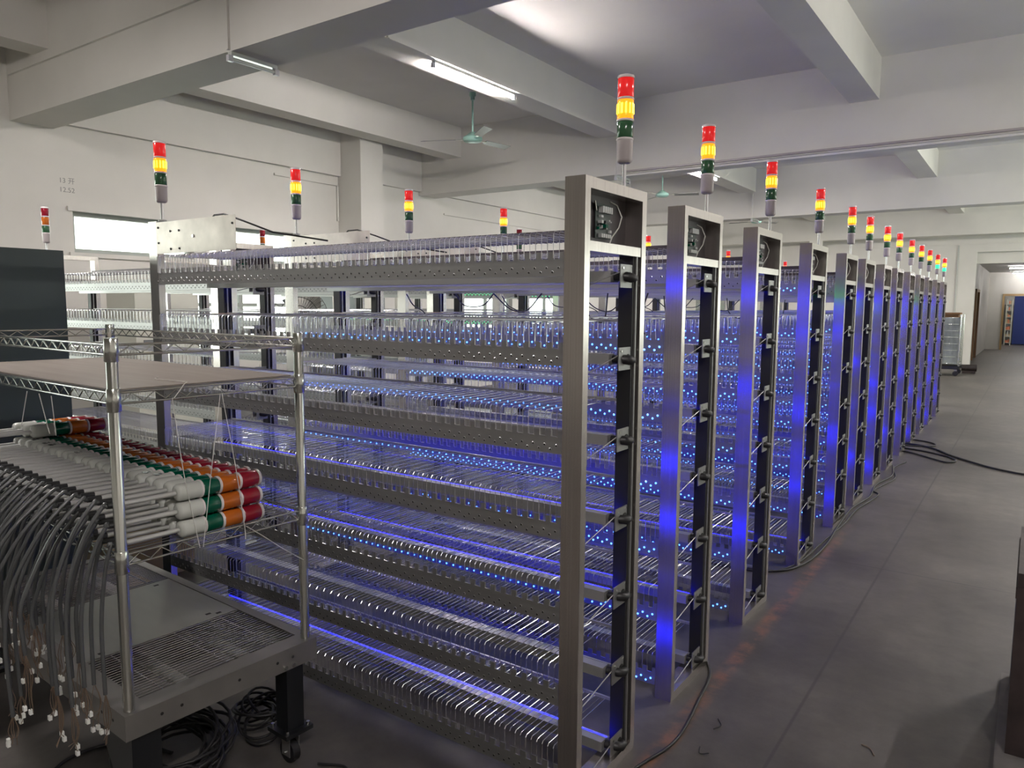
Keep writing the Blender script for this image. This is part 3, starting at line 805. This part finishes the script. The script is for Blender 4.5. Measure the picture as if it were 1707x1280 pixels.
def loose_light(a, bb, z, label, group, zend, zs, reach=.1):
    # local frame: +Z of the light lies along shelf +y
    t = tag(empty('tower_light', S(a, bb, z)), label, 'tower light', group)
    t.rotation_euler = (-PI/2, 0, SRZ); t.scale = (.99, .99, 1)
    spin = random.uniform(-.4, .4)
    for nm, me in (('housing', ME['white_housing']), ('pole', ME['long_tube']), ('green_lens', ME['g_loose']), ('amber_lens', ME['a_off']), ('red_lens', ME['r_off']), ('ring', ME['ring1']), ('ring', ME['ring2']), ('ring', ME['ring0']), ('cap', ME['cap'])):
        link(nm, me, t)
    # cable in the light's local space: local (x, y, z) = (shelf x, -up, shelf y)
    def loc(da, db, dz): return (da, -dz, db)
    y0 = -.17
    j = random.uniform(-1, 1)
    out = bb-.17
    edge = -out-.01   # db of the shelf front edge relative to tube end
    dx = random.uniform(-.013, .013)
    fall = z-zs
    bx = reach*random.uniform(.86, 1.14)
    pts = [loc(0, y0+.02, 0), loc(0, y0-.03, .002), loc(dx*.2, -bb-.01-bx*.15, .006), loc(dx*.4, -bb-.02-bx*.55, -.05-bx*.15), loc(dx*.7, -bb-.03-bx*.9, -.15-bx*.35), loc(dx, -bb-.035-bx, -max(fall*.62, .2+bx*.45)), loc(dx+j*.004, -bb-.035-bx*.97, -max(fall, .30))]
    b = MB(); b.tube(sag(pts, 5), .0056, 'cable_grey', 7)
    cb = b.build('cable', t)
    b = MB(); b.cyl(loc(0, y0+.012, 0), loc(0, y0-.025, .002), .0085, 'cable', 10); b.build('boot', t)
    e = Vector(pts[-1]); b = MB(); ends = []
    for k in range(5):
        q = Vector((random.uniform(-.012, .012), 0, random.uniform(-.015, .015)))
        down = (zs-zend)
        tip = e+Vector((random.uniform(-.009, .009), down*random.uniform(.55, 1.0), random.uniform(-.015, .015)))
        b.tube(sag([e+Vector((0, -.004, 0)), e+q+Vector((0, down*.35, 0)), e+q*.6+Vector((0, down*.6, 0)), tip], 3), .0011, 'wire_brown', 4)
        ends.append(tip)
    b.build('inner_wires', cb)
    for k in (0, 1):
        b = MB(); p = ends[k]; b.box(p.x-.006, p.x+.006, p.y-.002, p.y+.011, p.z-.004, p.z+.004, 'connector')
        b.build('connector', cb)
    if random.random() < .3: link('print', ME['label'], t)
    return t
ME['g_loose'] = lens_mesh('green_lens', 'lens_green', Z1+.008, HL-.008)
NCOL = 23
for j in range(3):
    for i in range(NCOL):
        a = -.031-.0565*i; z = .9275+.0565*j
        lab = 'loose tower light, %s layer of the shelf pile, %s from right end' % (names_layer[j], place_num(i))
        zs = random.uniform(.52, .74) if i > 1 else random.uniform(.50, .56); zend = zs-random.uniform(.10, .18)
        if random.random() < .15: zs, zend = .46, .36
        loose_light(a, .182+random.uniform(-.004, .004)-.004*j, z, lab, 'loose tower lights piled on the wire shelf', zend, zs, (.04, .13, .23)[j]*(.45+.55*min(1, i/4)))
for k in range(3):
    loose_light(-1.17-.0565*k, .20-.012*k, .9275+.0565*3, ['loose tower light lying on top of the pile at its left end, red cap foremost', 'loose tower light on top of the pile, second back from the foremost red cap', 'loose tower light on top of the pile, farthest back of the upper three'][k], 'loose tower lights piled on the wire shelf', .4, .55, .36)

# string ties
def string(pts, label):
    b = MB(); b.tube(sag([S(*p) for p in pts], 4), .0013, 'string', 5); return tag(b.build('string_tie', None), label, 'string')
string([(.006, .16, 1.33), (.008, .185, 1.1), (.008, .225, .87)], 'white string hanging straight from the upper shelf, left one at the pile end')
string([(.006, .31, 1.33), (.010, .27, 1.1), (.010, .235, .87)], 'white string slanting down-left across the pile end')
string([(.006, .315, 1.33), (.010, .35, 1.1), (.010, .375, .90), (.012, .375, .86)], 'white string slanting down-right across the pile end')
string([(.006, .375, .905), (.02, .43, .86), (.03, .50, .80), (.03, .58, .74)], 'white string tail trailing off the lower shelf rim')
string([(-.25, .25, 1.367), (-.20, .22, 1.367), (-.05, .23, 1.368), (.0, .2, 1.366), (.008, .165, 1.33)], 'white string lying on the grey-brown sheet')
string([(-.578, -.008, 1.32), (-.645, -.008, 1.2)], 'white string below the upper shelf rim, leftmost of three by the dark cabinet')
string([(-.484, -.008, 1.32), (-.42, -.008, 1.2)], 'white string below the upper shelf rim, middle of three by the dark cabinet')
string([(-.392, -.008, 1.32), (-.373, -.008, 1.2)], 'white string below the upper shelf rim, rightmost of three by the dark cabinet')

# ------------------------------------------------------------------ dark cabinet on the left
c = tag(empty('cabinet', (-4.0, .55, 0)), 'tall dark grey steel cabinet behind the chrome shelving unit', 'cabinet')
MB().box(-.75, 0, 0, 1.25, .03, 1.86, 'cabinet_dark').build('body', c)
MB().box(0, .012, .02, .62, .08, 1.84, 'cabinet_dark').box(0, .012, .63, 1.23, .08, 1.84, 'cabinet_dark').build('door', c)
MB().box(.014, .03, .655, .675, 1.45, 1.62, 'black_plastic').build('handle', c)
MB().box(-.74, -.02, .02, 1.23, 0, .03, 'black_plastic').build('base', c)

# ------------------------------------------------------------------ cables on the floor
def floor_cable(pts, r, label, group=None, m='floor_cable'):
    b = MB(); b.tube(sag([(p[0], p[1], (p[2] if len(p) > 2 else r+.001)) for p in pts], 6), r, m, 7)
    return tag(b.build('floor_cable'), label, 'cable', group)
floor_cable([(-1.5, 1.55), (-1.12, 2.0), (-1.02, 2.3), (-.985, 2.5), (-1.02, 2.8), (-1.06, 3.04), (-1.15, 3.2)], .006, 'black cable curving round the foot of the second rack')
floor_cable([(-1.9, 4.3), (-1.5, 4.42), (-1.2, 4.5), (-1.08, 4.75), (-1.055, 5.2), (-1.08, 5.7), (-1.10, 6.3), (-1.05, 6.8), (-1.08, 7.3), (-1.02, 7.8), (-1.08, 8.3)], .007, 'black cable running from under the third rack along the rack feet')
floor_cable([(-1.6, 4.40), (-1.25, 4.46), (-1.12, 4.72), (-1.09, 5.25), (-1.06, 5.8), (-1.06, 6.3), (-1.0, 6.9), (-1.06, 7.1), (-.98, 7.7), (-1.06, 8.2), (-1.0, 8.6)], .006, 'second black cable along the rack feet with a kinked end')
floor_cable([(-1.3, 9.8), (-1.0, 9.72), (-.82, 9.56), (-.68, 9.3), (-.56, 9.13), (-.40, 8.93), (-.27, 8.78), (-.1, 8.66), (.05, 8.60), (.6, 8.5)], .011, 'thick black cable crossing the aisle to the right')
floor_cable([(-1.3, 9.3), (-1.05, 9.2), (-.8, 8.95), (-.66, 8.82), (-.58, 8.95), (-.66, 9.15), (-.9, 9.35), (-1.15, 9.45)], .009, 'black cable loop lying beside the cable that crosses the aisle')
floor_cable([(-1.3, 10.2), (-.95, 10.05), (-.85, 9.85), (-.95, 9.7), (-1.2, 9.62)], .008, 'short black cable loop just beyond the aisle crossing')
floor_cable([(-.42, 2.86), (-.39, 2.85), (-.37, 2.81)], .002, 'thin brown wire scrap on the aisle floor', m='wire_brown')
floor_cable([(-.91, 2.72), (-.885, 2.68), (-.9, 2.64)], .0016, 'thin black wire scrap by the second rack foot')
floor_cable([(-.90, 2.50), (-.885, 2.46), (-.86, 2.48)], .0016, 'small black wire scrap on the orange line')
# coiled cable heap under the platform
random.seed(5)
def coil(cx, cy, R, turns, label, tilt=.35, r=.006, zc=.06):
    b = MB(); N = turns*22; pts = []
    for i in range(N+1):
        t = 2*PI*i/22; rr = R*(1+.18*math.sin(i*.37)+random.uniform(-.03, .03))
        ox = .03*math.sin(i*.11); oy = .03*math.cos(i*.17)
        x = rr*math.cos(t)+ox; y = rr*.8*math.sin(t)+oy
        z = zc+.03*math.sin(i*.23)+tilt*y*.5+.012*(i/22 % 4)
        pts.append((cx+x, cy+y, max(z, r+.001)))
    b.tube(pts, r, 'floor_cable', 6)
    return tag(b.build('cable_coil'), label, 'cable')
coil(-2.28, 1.29, .165, 18, 'black coiled cable heap on the floor under the platform, biggest one', .5, .0055, .09)
coil(-2.28, 1.64, .085, 10, 'black coiled cable between the big heap and the caster', .4, .005, .06)
floor_cable([(-2.6, 1.0), (-2.68, 1.12), (-2.66, 1.25), (-2.55, 1.33), (-2.42, 1.36)], .006, 'single black cable loop on the floor left of the heap')
floor_cable([(-2.0, 1.40, .05), (-1.9, 1.45), (-1.82, 1.55), (-1.85, 1.66), (-1.95, 1.62)], .005, 'single black cable loop on the floor right of the caster')

# ------------------------------------------------------------------ right edge: worn dark box on its plinth
t = tag(empty('crate', (.012, 3.05, 0)), 'worn dark brown crate cut off by the right edge of the picture', 'crate')
MB().box(0, .6, 0, .68, .03, .69, 'rust_box').build('body', t)
MB().box(-.004, .62, -.004, .69, .60, .64, 'rust_box').build('rim', t)
MB().box(-.03, .63, -.9, -.01, 0, .03, 'plinth').box(-.03, .63, -.01, .7, 0, .03, 'plinth').build('base', t)

# ------------------------------------------------------------------ wrapped trolley by the far wall
t = tag(empty('wrapped_trolley', (-1.97, 20.4, 0)), 'wire cage trolley wrapped in clear film beyond the last rack, a carton on it', 'trolley')
MB().box(.02, .54, .02, .9, .28, 1.38, 'wrap').build('load', t)
b = MB()
for (x, y) in ((0, 0), (.56, 0), (0, .92), (.56, .92)): b.cyl((x, y, .16), (x, y, 1.45), .014, 'chrome', 8)
for k in range(8):
    z = .3+k*.155
    b.tube([(0, 0, z), (.56, 0, z), (.56, .92, z), (0, .92, z), (0, 0, z)], .005, 'chrome', 5)
b.build('cage', t)
MB().box(-.02, .58, -.02, .94, .16, .24, 'leg_black').build('base', t)
for (x, y) in ((.05, .05), (.51, .05), (.05, .87), (.51, .87)):
    MB().tube([(x, y-.02, .06), (x, y+.02, .06)], .06, 'black_plastic', 14).box(x-.03, x+.03, y-.03, y+.03, .12, .16, 'gutter').build('caster', t)
tag(MB().box(-.55, .02, -.05, .45, -.041, .0, 'cardboard').box(-.48, -.02, 0, .40, -.118, -.041, 'cardboard').build('carton', None, (-1.45, 20.45, 1.50)), 'flattened brown carton on top of the wrapped trolley', 'carton')
o = tag(MB().tube([(0, 0, .13), (.32, .05, .13)], [.08, .09], 'rust_box', 8).box(.02, .3, -.06, .1, .0, .06, 'rust_box').build('floor_blower', None, (-1.42, 21.6, 0)), 'dark drum-shaped blower on the floor against the wrapped trolley', 'blower')

# ------------------------------------------------------------------ things behind the racks near the left wall
def pedestal_fan(loc, rz, r, label):
    t = tag(empty('pedestal_fan', loc, rz), label, 'fan')
    H = 1.45
    MB().cyl((0, 0, 0), (0, 0, .04), .22, 'net_black', 20).build('base', t)
    MB().cyl((0, 0, .04), (0, 0, H-.05), .02, 'net_black', 10).build('pole', t)
    MB().cyl((0, .05, H), (0, .22, H), .08, 'net_black', 14).build('motor', t)
    b = MB()
    for k in range(40):
        a = 2*PI*k/40; c_, s_ = math.cos(a), math.sin(a)
        b.tube([(.03*c_, -.09, H+.03*s_), (r*.7*c_, -.08, H+r*.7*s_), (r*c_, -.02, H+r*s_), (r*.7*c_, .04, H+r*.7*s_), (.08*c_, .05, H+.08*s_)], .002, 'net_black', 4)
    for rr, yy in ((r, -.02), (r*.7, -.08), (r*.4, -.088)):
        b.tube([(rr*math.cos(2*PI*k/28), yy, H+rr*math.sin(2*PI*k/28)) for k in range(29)], .004, 'net_black', 4)
    b.build('guard', t)
    b = MB()
    for k in range(3):
        a = 2*PI*k/3
        pa = [(.04*math.cos(a), -.0, H+.04*math.sin(a)), (r*.85*math.cos(a-.3), -.02, H+r*.85*math.sin(a-.3)), (r*.9*math.cos(a+.35), .02, H+r*.9*math.sin(a+.35)), (.05*math.cos(a+1), .02, H+.05*math.sin(a+1))]
        b.add(pa+[(x, y+.003, z) for x, y, z in pa], [(0, 1, 2, 3), (7, 6, 5, 4), (0, 4, 5, 1), (1, 5, 6, 2), (2, 6, 7, 3), (3, 7, 4, 0)], 'machine_grey')
    b.build('blades', t)
    return t
pedestal_fan((-7.35, 6.0, 0), math.radians(35), .34, 'black pedestal fan seen between the upper two tiers of the nearest rack')
t = tag(empty('machine', (-8.3, 4.3, 0)), 'pale machine cabinet by the left wall, seen through the back rack', 'machine')
MB().box(-.3, .3, 0, .75, .08, 1.75, 'machine_white').build('body', t)
MB().box(.3, .31, .08, .66, 1.15, 1.2, 'machine_grey').box(.3, .31, .4, .62, .5, .9, 'machine_grey').build('panel', t)
MB().box(-.26, .26, .04, .7, 0, .08, 'machine_grey').build('base', t)
t = tag(empty('machine', (-8.2, 7.35, 0)), 'dark grey machine cabinet left of the wall column', 'machine')
MB().box(-.35, .35, 0, .6, .08, 1.95, 'machine_grey').build('body', t)
MB().box(.35, .36, .08, .5, 1.3, 1.8, 'machine_white').build('panel', t)
MB().box(-.3, .3, .04, .55, 0, .08, 'leg_black').build('base', t)
t = tag(MB().box(0, .5, 0, .5, 0, .25, 'carton').build('carton', None, (-4.6, 2.0, .0)), 'open tan carton on the floor behind the hanging cables', 'carton')
# notice written on the left wall
def text(body, loc, size, label):
    cu = bpy.data.curves.new('wall_writing', 'FONT'); cu.body = body; cu.size = size; cu.extrude = .0008
    o = bpy.data.objects.new('wall_writing', cu); COL.objects.link(o)
    o.matrix_world = Matrix(((0, 0, 1, loc[0]), (1, 0, 0, loc[1]), (0, 1, 0, loc[2]), (0, 0, 0, 1)))
    bpy.context.view_layer.update()
    me = bpy.data.meshes.new_from_object(o); mw = o.matrix_world.copy(); bpy.data.objects.remove(o)
    me.materials.clear(); me.materials.append(MAT['mark'])
    o = link('wall_writing', me); o.matrix_world = mw
    return tag(o, label, 'writing')
text('12.52', (XL+.002, 4.02, 2.83), .075, 'lower faint grey handwritten line 12.52 on the left wall')
text('13 \u5f00', (XL+.002, 4.02, 2.93), .075, 'upper faint grey handwritten line on the left wall')
